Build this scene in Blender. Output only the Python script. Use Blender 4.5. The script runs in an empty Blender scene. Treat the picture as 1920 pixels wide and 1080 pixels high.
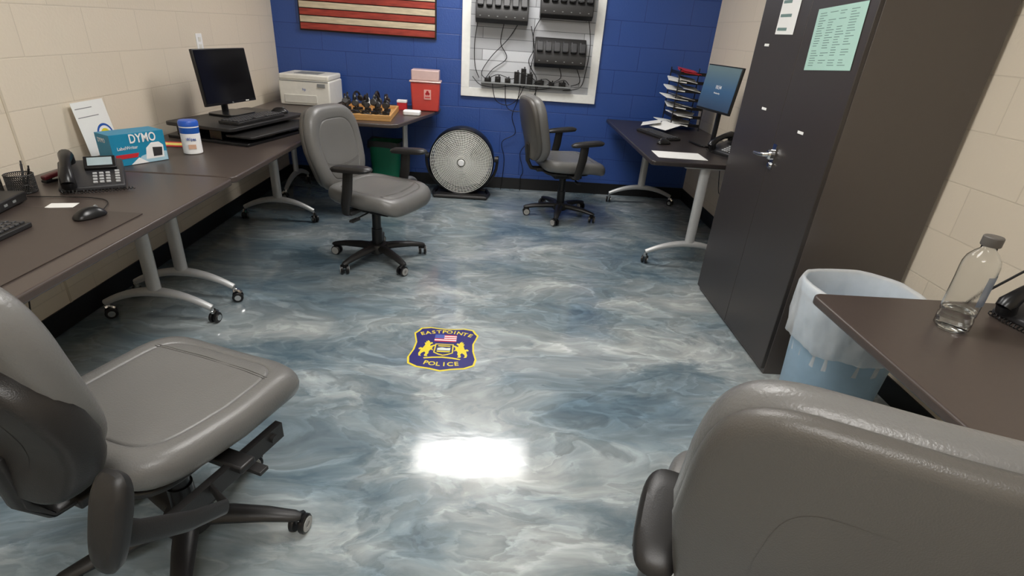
import bpy, bmesh, math, random
from mathutils import Vector, Matrix
random.seed(4)
sc=bpy.context.scene
try: sc.view_settings.view_transform='Standard'
except Exception: pass
COL=sc.collection
# ------------------------------------------------------------ materials
def lin(c):
    c=c/255.0
    return c/12.92 if c<=.04045 else ((c+.055)/1.055)**2.4
def L3(r,g,b): return (lin(r),lin(g),lin(b),1)
_m={}
def mat(name,rgb,rough=.5,metal=0,var=.08,scale=30,bump=0,bscale=200,emit=0,alpha=1,trans=0,coat=0,ior=1.45,stretch=None):
    if name in _m: return _m[name]
    m=bpy.data.materials.new(name); m.use_nodes=True; nt=m.node_tree; b=nt.nodes['Principled BSDF']
    c=L3(*rgb); N=nt.nodes.new; K=nt.links.new
    tc=N('ShaderNodeTexCoord')
    no=N('ShaderNodeTexNoise'); no.inputs['Scale'].default_value=scale; no.inputs['Detail'].default_value=4
    if stretch:
        mp=N('ShaderNodeMapping'); mp.inputs['Scale'].default_value=stretch; K(tc.outputs['Object'],mp.inputs[0]); K(mp.outputs[0],no.inputs['Vector'])
    else: K(tc.outputs['Object'],no.inputs['Vector'])
    mx=N('ShaderNodeMix'); mx.data_type='RGBA'
    mx.inputs[6].default_value=tuple(x*(1-var) for x in c[:3])+(1,)
    mx.inputs[7].default_value=tuple(min(1,x*(1+var)) for x in c[:3])+(1,)
    K(no.outputs['Fac'],mx.inputs[0]); K(mx.outputs[2],b.inputs['Base Color'])
    b.inputs['Roughness'].default_value=rough; b.inputs['Metallic'].default_value=metal; b.inputs['IOR'].default_value=ior
    b.inputs['Alpha'].default_value=alpha; b.inputs['Transmission Weight'].default_value=trans; b.inputs['Coat Weight'].default_value=coat
    b.inputs['Coat Roughness'].default_value=.3
    if emit: K(mx.outputs[2],b.inputs['Emission Color']); b.inputs['Emission Strength'].default_value=emit
    if bump:
        n2=N('ShaderNodeTexNoise'); n2.inputs['Scale'].default_value=bscale; n2.inputs['Detail'].default_value=3
        K(tc.outputs['Object'],n2.inputs['Vector'])
        bp=N('ShaderNodeBump'); bp.inputs['Strength'].default_value=bump; bp.inputs['Distance'].default_value=.002
        K(n2.outputs['Fac'],bp.inputs['Height']); K(bp.outputs['Normal'],b.inputs['Normal'])
    _m[name]=m; return m
def block_mat(name,rgb,mrgb,axis,rough=.45,bw=.406,rh=.203,off=(0,0),mort=.004,bump=.25,var=.02):
    m=bpy.data.materials.new(name); m.use_nodes=True; nt=m.node_tree; b=nt.nodes['Principled BSDF']; N=nt.nodes.new; K=nt.links.new
    tc=N('ShaderNodeTexCoord'); sp=N('ShaderNodeSeparateXYZ'); cb=N('ShaderNodeCombineXYZ')
    K(tc.outputs['Object'],sp.inputs[0])
    a1=N('ShaderNodeMath'); a1.operation='ADD'; a1.inputs[1].default_value=20+off[0]; K(sp.outputs[axis],a1.inputs[0])
    a2=N('ShaderNodeMath'); a2.operation='ADD'; a2.inputs[1].default_value=off[1]; K(sp.outputs[2],a2.inputs[0])
    K(a1.outputs[0],cb.inputs[0]); K(a2.outputs[0],cb.inputs[1])
    br=N('ShaderNodeTexBrick'); br.inputs['Scale'].default_value=1; br.inputs['Brick Width'].default_value=bw; br.inputs['Row Height'].default_value=rh
    br.inputs['Mortar Size'].default_value=mort; br.inputs['Mortar Smooth'].default_value=.8
    c=L3(*rgb)
    br.inputs['Color1'].default_value=tuple(x*(1-var) for x in c[:3])+(1,); br.inputs['Color2'].default_value=tuple(min(1,x*(1+var)) for x in c[:3])+(1,)
    br.inputs['Mortar'].default_value=L3(*mrgb); K(cb.outputs[0],br.inputs['Vector'])
    K(br.outputs['Color'],b.inputs['Base Color'])
    no=N('ShaderNodeTexNoise'); no.inputs['Scale'].default_value=70; no.inputs['Detail'].default_value=5; K(tc.outputs['Object'],no.inputs['Vector'])
    mt=N('ShaderNodeMath'); mt.operation='MULTIPLY_ADD'; mt.inputs[1].default_value=-1.0; K(br.outputs['Fac'],mt.inputs[0]); K(no.outputs['Fac'],mt.inputs[2])
    bp=N('ShaderNodeBump'); bp.inputs['Strength'].default_value=bump; bp.inputs['Distance'].default_value=.004
    K(mt.outputs[0],bp.inputs['Height']); K(bp.outputs['Normal'],b.inputs['Normal']); b.inputs['Roughness'].default_value=rough
    return m
def floor_mat():
    m=bpy.data.materials.new('epoxy_floor'); m.use_nodes=True; nt=m.node_tree; b=nt.nodes['Principled BSDF']; N=nt.nodes.new; K=nt.links.new
    tc=N('ShaderNodeTexCoord'); mp=N('ShaderNodeMapping'); mp.inputs['Rotation'].default_value=(0,0,-.42); mp.inputs['Scale'].default_value=(.95,1.8,1)
    K(tc.outputs['Object'],mp.inputs[0])
    def noise(sc_,det,vec,rough=.5,off=0):
        n=N('ShaderNodeTexNoise'); n.inputs['Scale'].default_value=sc_; n.inputs['Detail'].default_value=det; n.inputs['Roughness'].default_value=rough
        if off:
            a=N('ShaderNodeVectorMath'); a.operation='ADD'; a.inputs[1].default_value=(off,off*1.7,off*.3); K(vec,a.inputs[0]); vec=a.outputs[0]
        K(vec,n.inputs['Vector']); return n
    def warp(vec,n,amt):
        s=N('ShaderNodeVectorMath'); s.operation='SUBTRACT'; s.inputs[1].default_value=(.5,.5,.5); K(n.outputs['Color'],s.inputs[0])
        k=N('ShaderNodeVectorMath'); k.operation='SCALE'; k.inputs['Scale'].default_value=amt; K(s.outputs[0],k.inputs[0])
        a=N('ShaderNodeVectorMath'); a.operation='ADD'; K(vec,a.inputs[0]); K(k.outputs[0],a.inputs[1]); return a.outputs[0]
    def math_(op,a,b_=None,c=None):
        n=N('ShaderNodeMath'); n.operation=op
        for i,v in enumerate((a,b_,c)):
            if v is None: continue
            if isinstance(v,(int,float)): n.inputs[i].default_value=v
            else: K(v,n.inputs[i])
        return n.outputs[0]
    def ramp(src,stops):
        r=N('ShaderNodeValToRGB'); K(src,r.inputs[0]); e=r.color_ramp.elements
        e[0].position=stops[0][0]; e[0].color=stops[0][1]; e[1].position=stops[-1][0]; e[1].color=stops[-1][1]
        for p,c in stops[1:-1]: q=e.new(p); q.color=c
        return r.outputs[0]
    def mix(fac,a,b_,mode='MIX'):
        n=N('ShaderNodeMix'); n.data_type='RGBA'; n.blend_type=mode
        if isinstance(fac,(int,float)): n.inputs[0].default_value=fac
        else: K(fac,n.inputs[0])
        for i,v in((6,a),(7,b_)):
            if isinstance(v,tuple): n.inputs[i].default_value=v
            else: K(v,n.inputs[i])
        return n.outputs[2]
    v0=mp.outputs[0]
    v1=warp(v0,noise(1.1,2,v0),.70)
    v2=warp(v1,noise(3.4,3,v1),.24)
    v3=warp(v2,noise(12,4,v2,.65),.085)
    base=ramp(noise(1.3,5,v3,.55).outputs['Fac'],[(.32,L3(90,108,119)),(.43,L3(120,134,141)),(.52,L3(142,151,154)),(.60,L3(162,168,168)),(.70,L3(186,190,188))])
    g=(lambda x:(x,x,x,1))
    f1=math_('FRACT',math_('MULTIPLY',noise(1.3,3,v3,.5,3.1).outputs['Fac'],7.5))
    fold=ramp(f1,[(0,g(.42)),(.07,g(.58)),(.13,g(.66)),(.24,g(.57)),(.5,g(.49)),(.85,g(.43)),(1,g(.42))])
    f2=math_('FRACT',math_('MULTIPLY',noise(2.9,3,v3,.5,8.7).outputs['Fac'],7.0))
    fold2=ramp(f2,[(0,g(.43)),(.10,g(.60)),(.18,g(.62)),(.35,g(.52)),(1,g(.43))])
    sv=N('ShaderNodeMapping'); sv.inputs['Scale'].default_value=(1,4.0,1); sv.inputs['Rotation'].default_value=(0,0,.5); K(v2,sv.inputs[0])
    st=ramp(noise(5,5,sv.outputs[0],.65,31.0).outputs['Fac'],[(.3,g(.41)),(.5,g(.50)),(.7,g(.62))])
    c1=mix(.78,base,fold,'OVERLAY'); c2=mix(.65,c1,fold2,'OVERLAY'); c2=mix(.65,c2,st,'OVERLAY')
    n3=noise(1.4,6,v3,.62,15.0).outputs['Fac']
    r3=N('ShaderNodeMapRange'); r3.inputs[1].default_value=.52; r3.inputs[2].default_value=.66; r3.inputs[3].default_value=0; r3.inputs[4].default_value=.65; K(n3,r3.inputs[0])
    c3=mix(r3.outputs[0],c2,L3(62,88,102))
    n6=noise(4.2,6,v3,.65,55.0).outputs['Fac']
    r6=N('ShaderNodeMapRange'); r6.inputs[1].default_value=.58; r6.inputs[2].default_value=.70; r6.inputs[3].default_value=0; r6.inputs[4].default_value=.45; K(n6,r6.inputs[0])
    c3=mix(r6.outputs[0],c3,L3(48,76,92))
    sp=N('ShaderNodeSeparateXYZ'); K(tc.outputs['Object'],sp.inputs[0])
    back_refl=N('ShaderNodeMapRange'); back_refl.inputs[1].default_value=2.4; back_refl.inputs[2].default_value=4.8; back_refl.inputs[3].default_value=0; back_refl.inputs[4].default_value=.20; K(sp.outputs[1],back_refl.inputs[0])  # darker towards the back: reflection of dark surroundings painted into the colour
    desk_shade=N('ShaderNodeMapRange'); desk_shade.inputs[1].default_value=-.5; desk_shade.inputs[2].default_value=-1.7; desk_shade.inputs[3].default_value=0; desk_shade.inputs[4].default_value=.32; K(sp.outputs[0],desk_shade.inputs[0])  # darker towards the left: shade near the desks painted into the colour
    shade_mix=math_('MULTIPLY',math_('ADD',back_refl.outputs[0],desk_shade.outputs[0]),math_('MULTIPLY',noise(1.5,4,v2,.6,40.0).outputs['Fac'],2.0))
    c4=mix(shade_mix,c3,L3(62,84,98))
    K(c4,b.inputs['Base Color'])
    b.inputs['Roughness'].default_value=.25; b.inputs['Specular IOR Level'].default_value=.3
    b.inputs['Coat Weight'].default_value=.75; b.inputs['Coat Roughness'].default_value=.07
    n5=noise(6,3,v0); bp=N('ShaderNodeBump'); bp.inputs['Strength'].default_value=.06; bp.inputs['Distance'].default_value=.01
    K(n5.outputs['Fac'],bp.inputs['Height']); K(bp.outputs['Normal'],b.inputs['Normal']); K(bp.outputs['Normal'],b.inputs['Coat Normal'])
    return m
leather=mat('grey_leather',(105,104,102),.33,var=.06,scale=8,bump=.4,bscale=230)
seamm=mat('seam_thread',(78,76,73),.6)
shellm=mat('taupe_shell',(84,81,77),.36,var=.05,scale=8,bump=.3,bscale=450)
shellb=mat('black_shell',(38,36,35),.38,var=.05,scale=8,bump=.3,bscale=450)
bplast=mat('black_plastic',(34,33,33),.42,bump=.15,bscale=400)
bplast2=mat('black_satin',(20,20,22),.3)
phonem=mat('phone_grey',(50,50,53),.4)
keym=mat('key_grey',(170,172,174),.5)
charcoal=mat('charcoal_plastic',(52,52,54),.45)
wheelgrey=mat('wheel_grey',(165,165,162),.4)
silver=mat('silver_paint',(194,195,196),.34,.3)
chrome=mat('chrome',(215,215,215),.12,1)
lam=mat('brown_laminate',(70,61,57),.32,var=.12,scale=60,bump=.12,bscale=500)
lamd=mat('charcoal_laminate',(48,43,43),.3,var=.12,scale=60,bump=.12,bscale=500)
pad_m=mat('dark_pad',(60,51,47),.4)
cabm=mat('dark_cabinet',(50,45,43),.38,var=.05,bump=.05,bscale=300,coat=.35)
cabside_lit=mat('dark_cabinet_side_lit',(74,67,63),.4,var=.05,bump=.05,bscale=300,coat=.7)  # lighter copy of the cabinet colour: light falling on its side, painted in
white=mat('white_paint',(232,232,228),.4)
offw=mat('printer_white',(222,220,212),.45)
gray=mat('mid_grey',(130,132,132),.5)
paper=mat('paper_white',(235,235,232),.7,var=.02)
redclear=mat('red_translucent',(206,74,66),.3,trans=.15)
pink=mat('pale_lid',(226,196,190),.25,trans=.25)
green=mat('green_plastic',(22,112,84),.4)
binblue=mat('bin_blue',(150,178,200),.4)
liner=mat('bin_liner',(238,241,243),.3,alpha=.5,bump=.9,bscale=25)
wood=mat('tray_wood',(196,150,92),.5,var=.15,scale=18)
blue=mat('label_blue',(28,84,168),.45)
teal=mat('box_teal',(30,134,172),.45)
navy=mat('navy',(38,34,110),.3)
yellow=mat('yellow',(226,208,48),.35)
wht=mat('white_flat',(240,240,240),.5)
redf=mat('red_flat',(196,44,52),.45)
mint=mat('mint_sheet',(172,208,196),.45,var=.02)
txt=mat('text_grey',(110,136,132),.6)
screenoff=mat('screen_black',(16,15,17),.12)
cabl=mat('cable_black',(16,16,17),.5)
# ------------------------------------------------------------ mesh builder
class MB:
    def __init__(s): s.v=[];s.f=[];s.m=[];s.T=Matrix.Identity(4)
    def add(s,vs,fs,mi=0):
        o=len(s.v); s.v+=[s.T@Vector(p) for p in vs]; s.f+=[[o+i for i in f] for f in fs]; s.m+=[mi]*len(fs); return s
    def box(s,c,d,mi=0,rz=0,ry=0,rx=0):
        M=Matrix.Translation(c)@Matrix.Rotation(rz,4,'Z')@Matrix.Rotation(ry,4,'Y')@Matrix.Rotation(rx,4,'X')
        vs=[M@Vector((x*d[0]/2,y*d[1]/2,z*d[2]/2)) for x in(-1,1) for y in(-1,1) for z in(-1,1)]
        return s.add(vs,[(0,1,3,2),(4,6,7,5),(0,4,5,1),(2,3,7,6),(0,2,6,4),(1,5,7,3)],mi)
    def bx(s,a,b,mi=0): return s.box([(a[i]+b[i])/2 for i in range(3)],[abs(b[i]-a[i]) for i in range(3)],mi)
    def tube(s,path,r,n=10,mi=0,cap=True,closed=False,flat=1.0,up=None):
        P=[Vector(p) for p in path]; rs=r if isinstance(r,(list,tuple)) else [r]*len(P); vs=[];prev=None
        for i,p in enumerate(P):
            if closed: t=P[(i+1)%len(P)]-P[i-1]
            else: t=(P[min(i+1,len(P)-1)]-P[max(i-1,0)])
            t.normalize()
            if up is not None: u=Vector(up)
            else: u=prev if prev is not None else (Vector((0,0,1)) if abs(t.z)<.9 else Vector((1,0,0)))
            a=t.cross(u)
            if a.length<1e-5: a=t.cross(Vector((.3,1,.2)))
            a.normalize(); b=a.cross(t).normalized(); prev=b
            for k in range(n):
                g=2*math.pi*k/n; vs.append(p+(a*math.cos(g)+b*math.sin(g)*flat)*rs[i])
        fs=[]; m=len(P)
        for i in range(m if closed else m-1):
            j=(i+1)%m
            for k in range(n): fs.append((i*n+k,i*n+(k+1)%n,j*n+(k+1)%n,j*n+k))
        if cap and not closed: fs.append(tuple(range(n))[::-1]); fs.append(tuple((m-1)*n+k for k in range(n)))
        return s.add(vs,fs,mi)
    def cyl(s,a,b,r,r2=None,n=24,mi=0): return s.tube([a,b],[r,r if r2 is None else r2],n,mi)
    def lathe(s,prof,c=(0,0,0),n=32,mi=0,axis='Z',cap=True):
        vs=[];
        for r,z in prof:
            for k in range(n):
                g=2*math.pi*k/n; x,y=r*math.cos(g),r*math.sin(g)
                p=(x,y,z) if axis=='Z' else ((z,x,y) if axis=='X' else (x,z,y))
                vs.append(Vector(c)+Vector(p))
        fs=[(i*n+k,i*n+(k+1)%n,(i+1)*n+(k+1)%n,(i+1)*n+k) for i in range(len(prof)-1) for k in range(n)]
        if cap: fs.append(tuple(range(n))[::-1]); fs.append(tuple((len(prof)-1)*n+k for k in range(n)))
        return s.add(vs,fs,mi)
    def prism(s,poly,z0,z1,mi=0,frame=None):
        n=len(poly); F=frame or (lambda x,y,z:(x,y,z))
        vs=[F(x,y,z0) for x,y in poly]+[F(x,y,z1) for x,y in poly]
        fs=[tuple(range(n))[::-1],tuple(range(n,2*n))]+[(i,(i+1)%n,n+(i+1)%n,n+i) for i in range(n)]
        return s.add(vs,fs,mi)
    def cushion(s,outline,prof,deform,mi=0):
        n=len(outline); vs=[];idx=[]
        for sc_,z in prof:
            if sc_==0: idx.append([len(vs)]*n); vs.append(deform(0,0,z))
            else:
                idx.append(list(range(len(vs),len(vs)+n))); vs+=[deform(x*sc_,y*sc_,z) for x,y in outline]
        fs=[]
        for i in range(len(prof)-1):
            for k in range(n):
                q=[idx[i][k],idx[i][(k+1)%n],idx[i+1][(k+1)%n],idx[i+1][k]]
                u=[]; [u.append(x) for x in q if x not in u]
                if len(u)>2: fs.append(tuple(u[::-1]))
        return s.add(vs,fs,mi)
def tag(o,label=None,cat=None,group=None,kind=None):
    if label: o['label']=label
    if cat: o['category']=cat
    if group: o['group']=group
    if kind: o['kind']=kind
def obj(mb,name,mats,parent=None,bevel=0,smooth=True,loc=(0,0,0),rz=0,ang=35,seg=3,M=None):
    me=bpy.data.meshes.new(name); me.from_pydata([tuple(v) for v in mb.v],[],mb.f); me.update()
    bm=bmesh.new(); bm.from_mesh(me); bmesh.ops.recalc_face_normals(bm,faces=bm.faces); bm.to_mesh(me); bm.free()
    for i,k in enumerate(mb.m): me.polygons[i].material_index=k
    for m in (mats if isinstance(mats,(list,tuple)) else [mats]): me.materials.append(m)
    o=bpy.data.objects.new(name,me); COL.objects.link(o)
    if parent: o.parent=parent
    if M is not None: o.matrix_basis=M
    else: o.location=loc; o.rotation_euler=(0,0,rz)
    if bevel:
        b=o.modifiers.new('bevel','BEVEL'); b.width=bevel; b.segments=seg; b.limit_method='ANGLE'; b.angle_limit=math.radians(40)
    if smooth:
        me.polygons.foreach_set('use_smooth',[True]*len(me.polygons))
        me.set_sharp_from_angle(angle=math.radians(ang))
    return o
def thing(name,label,cat,loc=(0,0,0),rz=0,group=None):
    e=bpy.data.objects.new(name,None); COL.objects.link(e); e.location=loc; e.rotation_euler=(0,0,rz); e.empty_display_size=.1
    tag(e,label,cat,group); return e
def frame(o,right,up):
    r=Vector(right).normalized(); u=Vector(up).normalized(); n=r.cross(u)
    M=Matrix((r,u,n)).transposed().to_4x4(); M.translation=Vector(o); return M
def text(s,size,M,material,parent,name='lettering',ext=.0004,width=None,bold=0):
    c=bpy.data.curves.new('t','FONT'); c.body=s; c.size=size; c.extrude=ext; c.align_x='CENTER'; c.align_y='CENTER'; c.resolution_u=3; c.offset=bold
    t=bpy.data.objects.new('t',c); COL.objects.link(t)
    dg=bpy.context.evaluated_depsgraph_get(); me=bpy.data.meshes.new_from_object(t.evaluated_get(dg)); bpy.data.objects.remove(t)
    me.materials.clear(); me.materials.append(material)
    if width and len(me.vertices):
        xs=[v.co.x for v in me.vertices]; k=width/(max(xs)-min(xs))
        for v in me.vertices: v.co.x*=k
    o=bpy.data.objects.new(name,me); COL.objects.link(o); o.parent=parent; o.matrix_basis=M; return o
# ------------------------------------------------------------ camera
F,PI,YA,RO,H=993.585,math.radians(26.061),math.radians(2.394),math.radians(4.123),1.443
fw=Vector((math.sin(YA)*math.cos(PI),math.cos(YA)*math.cos(PI),-math.sin(PI)))
r0=Vector((math.cos(YA),-math.sin(YA),0)); up0=r0.cross(fw)
rt=r0*math.cos(RO)+up0*math.sin(RO); up=rt.cross(fw)
cd=bpy.data.cameras.new('camera'); cd.sensor_width=36; cd.lens=F/1920*36; cd.clip_start=.02
cam=bpy.data.objects.new('camera',cd); COL.objects.link(cam)
Mc=Matrix((rt,up,-fw)).transposed().to_4x4(); Mc.translation=(0,0,H); cam.matrix_world=Mc; sc.camera=cam
# ------------------------------------------------------------ room
XL,XR,D,YF,HC=-2.04,1.86,5.21,-1.6,2.57
beige=(222,210,191); mb_=(210,198,179)
def struct(name,a,b,m):
    o=obj(MB().bx(a,b),name,m,smooth=False); tag(o,kind='structure'); return o
struct('floor',(XL-.1,YF-.1,-.1),(XR+.1,D+.1,0),floor_mat())
struct('ceiling',(XL-.1,YF-.1,HC),(XR+.1,D+.1,HC+.1),mat('ceiling_white',(238,237,233),.8,bump=.4,bscale=120))
struct('wall_left',(XL-.1,YF,0),(XL,D,HC),block_mat('beige_block_side',beige,mb_,1,off=(.05,.02)))
struct('wall_right',(XR,YF,0),(XR+.1,D,HC),block_mat('beige_block_side2',beige,mb_,1,off=(.1,.02)))
struct('wall_back',(XL-.1,D,0),(XR+.1,D+.1,HC),block_mat('blue_block',(47,78,145),(33,59,124),0,off=(.1,.06),rough=.35,bump=.45))
struct('wall_front',(XL-.1,YF-.1,0),(XR+.1,YF,HC),block_mat('beige_block_front',beige,mb_,0))
bbm=mat('black_rubber',(22,22,24),.4)
struct('baseboard_left',(XL,YF,0),(XL+.008,D,.11),bbm)
struct('baseboard_right',(XR-.008,YF,0),(XR,D,.11),bbm)
struct('baseboard_back',(XL,D-.008,0),(XR,D,.11),bbm)
struct('trim_1',(XL,2.30,.11),(XL+.003,2.312,HC),mat('joint_sealant',(204,192,172),.7))
emit=bpy.data.materials.new('light_diffuser'); emit.use_nodes=True; nt=emit.node_tree; b=nt.nodes['Principled BSDF']
tc=nt.nodes.new('ShaderNodeTexCoord'); sp=nt.nodes.new('ShaderNodeSeparateXYZ'); nt.links.new(tc.outputs['Object'],sp.inputs[0])
def mnode(op,a,b_):
    n=nt.nodes.new('ShaderNodeMath'); n.operation=op
    for i,v in enumerate((a,b_)):
        if isinstance(v,(int,float)): n.inputs[i].default_value=v
        else: nt.links.new(v,n.inputs[i])
    return n.outputs[0]
fx=mnode('SUBTRACT',1.0,mnode('POWER',mnode('ABSOLUTE',mnode('DIVIDE',sp.outputs[0],.63),0),4.0))
fy=mnode('SUBTRACT',1.0,mnode('POWER',mnode('ABSOLUTE',mnode('DIVIDE',sp.outputs[1],.325),0),3.0))
st_=mnode('MULTIPLY',mnode('MULTIPLY',fx,fy),28.0)
b.inputs['Emission Color'].default_value=(1,.975,.94,1); b.inputs['Base Color'].default_value=(.9,.9,.9,1)
nt.links.new(mnode('ADD',st_,.5),b.inputs['Emission Strength'])
for i,(x,y) in enumerate(((-.13,4.157),(-.13,1.75),(-.13,-.6))):  # only the first is mirrored in the floor; other two unseen, added for illumination
    e=thing('ceiling_light','recessed fluorescent troffer with glowing white diffuser in the ceiling','light',(x,y,HC),0,'ceiling troffers')
    m=MB(); 
    for sx in(-1,1): m.box((sx*.62,0,-.012),(.02,.65,.022))
    for sy in(-1,1): m.box((0,sy*.315,-.012),(1.22,.02,.022))
    obj(m,'light_frame',white,e)
    obj(MB().box((0,0,-.012),(1.22,.61,.012)),'diffuser',emit,e,smooth=False)
# ------------------------------------------------------------ office chair
def sup(a,b,n,cnt=48,tap=None):
    o=[]
    for k in range(cnt):
        g=2*math.pi*k/cnt; c,s_=math.cos(g),math.sin(g)
        x=a*math.copysign(abs(c)**(2/n),c); y=b*math.copysign(abs(s_)**(2/n),s_)
        if tap: x,y=tap(x,y)
        o.append((x,y))
    return o
def cprof(t,edge=.2,groove=.72):
    p=[(0,t/2)]+[(s_,t/2) for s_ in(.2,.4,.55,groove-.03)]+[(groove-.012,t/2-.001),(groove,t/2-.0045),(groove+.012,t/2-.001),(groove+.03,t/2)]
    e0=1-edge
    if e0>groove+.04: p.append((e0,t/2))
    for k in range(1,8):
        a=math.pi*k/8; p.append((1-edge+edge*math.sin(a)**.8,t/2*math.cos(a)))
    return p+[(1-edge,-t/2),(.5,-t/2),(0,-t/2)]
def make_chair(loc,rz,base_ang,label,backz=.71,arm=(0,.305,.675,0),rec=.13,hb=.255,wb=.236,seatz=.455,shell=(.965,.95,0,.05),th=.088,sm=None,al=1.0,ex=3.9,pw=1.0,aw=1.0):
    e=thing('office_chair',label,'chair',loc,rz,'grey office chairs')
    def sd(x,y,z):
        zz=seatz+z-.032*max(0,(x-.10)/.16)**2-.010*math.exp(-(x*x+y*y)/.02)+.010*(y/.25)**2+.012*max(0,-x/.25)
        zz+=.0022*math.sin(38*y)*max(0,min(1,(x-.12)/.08))
        return (x+.04,y,zz)
    so=sup(.265,.258,5,tap=lambda x,y:(x,y*(1-.08*(-x/.265 if x<0 else 0)) ))
    obj(MB().cushion(so,cprof(.095,.15,.76),sd),'seat',leather,e,ang=60)
    m=MB()
    for xx in(.150,.158): m.tube([sd(xx-.02*(y/.2)**2,y,.0472) for y in [(-.20+.02*k) for k in range(21)]],.0012,5)
    obj(m,'seat_seam',seamm,e)
    m=MB(); m.prism(sup(.19,.17,4,24),.385,.405); m.box((.02,0,.365),(.24,.16,.05)); m.box((.0,0,.395),(.05,.56,.022))
    m.box((-.17,0,.41),(.16,.09,.03)); m.tube([(-.2,0,.41),(-.29,0,.42),(-.325,0,.48),(-.335,0,.62)],.035,12,flat=.45,up=(1,0,.1))
    obj(m,'tilt_mechanism',bplast,e,bevel=.006)
    for s_ in(1,-1):
        m=MB(); m.tube([(.04,s_*.10,.37),(.03,s_*.24,.36)],.005,8); m.box((.03,s_*.26,.355),(.03,.07,.012)); obj(m,'adjustment_lever',bplast,e,bevel=.004)
    def bd(u,v,w,off=0,):
        lum=.026*math.exp(-((v+.14)/.12)**2)
        x=-.268+w+off+lum-rec*(v+.25)+.45*u*u
        return (x,u,backz+v)
    bo=sup(wb,hb,ex,60,tap=lambda x,y:(x*(1.0-.09*max(0,y/hb)**2-.20*max(0,-y/hb)**1.2),y))
    sw_,sh_,wr,sth=shell
    bo2=[(x*sw_,(y*sh_)-wr) for x,y in bo]
    cy=-wr
    obj(MB().cushion(bo,cprof(th,.16,.70),lambda x,y,z:bd(x,y,z)),'backrest',leather,e,ang=60)
    m=MB()
    for vv in(-.10,-.092): m.tube([bd(u,vv+.03*(u/.15)**2,th/2+.0004) for u in [(-.15+.02*k) for k in range(16)]],.0012,5)
    obj(m,'backrest_seam',seamm,e)
    sp_=cprof(sth,.10,.5); sp_=sp_[:5]+sp_[9:]
    bo3=[(x,y-cy) for x,y in bo2]
    o=obj(MB().cushion(bo3,sp_,lambda x,y,z:bd(x,y+cy,-z,-.044*th/.088)),'backrest_shell',sm or shellm,e,ang=60); o['label']='dark plastic rear shell'
    ax,ay,az,tl=arm
    for s_ in(1,-1):
        R=Matrix.Translation((.06+ax,s_*ay,az))@Matrix.Rotation(-tl,4,'Y')
        def ad(x,y,z): return R@Vector((x,y,z+.012*(x/.13)))
        obj(MB().cushion(sup(.135*al,.046*aw,3,36,tap=lambda x,y:(x,y*(1+.15*x/.135))),[(0,.018),(.5,.018),(.8,.015),(.95,.007),(1,-.002),(.93,-.016),(0,-.018)],ad),'armrest',bplast,e)
        m=MB(); p0=R@Vector((-.02,0,-.012))
        m.tube([p0,(.03+ax*.85,s_*(ay+.005),.55 if tl<.3 else az-.06),(.01+ax*.55,s_*(ay+.007),.46),(ax*.3,s_*(ay-.005),.40),(ax*.2,s_*.24,.385)],[.034*pw,.036*pw,.032*pw,.026*pw,.022*pw],12,flat=.38,up=(0,s_,0.15))
        if ax<-.1: m.box((-.02,s_*.235,.375),(.36,.022,.05)); m.cyl((.12,s_*.246,.375),(.12,s_*.256,.375),.012,n=14); m.cyl((.03,s_*.246,.375),(.03,s_*.254,.375),.008,n=12)
        obj(m,'armrest_post',bplast,e)
    m=MB(); m.lathe([(.028,.36),(.028,.22),(.034,.22),(.034,.10),(.05,.09),(.055,.055),(.03,.05)],n=28)
    obj(m,'gas_lift',bplast2,e)
    m=MB(); m.lathe([(.03,.12),(.06,.115),(.07,.09),(.065,.065),(.03,.06)],n=30)
    for k in range(5):
        g=base_ang+2*math.pi*k/5
        m.T=Matrix.Rotation(g,4,'Z')
        m.tube([(.04,0,.093),(.12,0,.093),(.22,0,.086),(.30,0,.073),(.318,0,.070)],[.034,.032,.026,.02,.012],12,flat=.7,up=(0,0,1))
    m.T=Matrix.Identity(4)
    obj(m,'five_star_base',bplast,e)
    for k in range(5):
        g=base_ang+2*math.pi*k/5; cx,cy_=.305*math.cos(g),.305*math.sin(g)
        sw=g+1.3+k*.9
        m=MB(); m.T=Matrix.Translation((cx,cy_,0))@Matrix.Rotation(sw,4,'Z')
        m.cyl((0,0,.075),(0,0,.045),.009,n=10)
        m.tube([(0,0,.05),(.012,0,.062),(.03,0,.048)],.012,8)
        for q in(-1,1):
            m.lathe([(.010,q*.008),(.029,q*.008),(.031,q*.013),(.031,q*.021),(.027,q*.025),(.010,q*.025)],(.012,0,.031),24,0,'Y')
            m.lathe([(.024,q*.0252),(.024,q*.027),(.010,q*.027),(.010,q*.0252)],(.012,0,.031),20,1,'Y')
        obj(m,'caster',[bplast2,wheelgrey],e)
    return e
rad=math.radians
make_chair((-.77,3.28,0),rad(-22),rad(25+22),'grey leather swivel office chair with black arms beside the long desk',.70)
make_chair((.55,4.45,0),rad(14),rad(43-14),'grey leather swivel office chair near the blue wall and fan',.735)
make_chair((-.86,1.12,0),rad(70),rad(-70+5),'grey leather swivel office chair pulled up to the long desk',.79,(-.41,.335,.60,1.15),.10,seatz=.478,shell=(1.03,.78,.105,.08),wb=.205,hb=.235,th=.075,sm=shellb,al=.75,pw=.7,aw=.85)
make_chair((.63,.73,0),rad(66),rad(20),'grey leather swivel office chair with taupe shell at small desk',.825,(-.26,.25,.69,.25),.12,.27,.25,shell=(.985,.972,.004,.045),th=.078,al=.72,ex=5.6)
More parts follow.
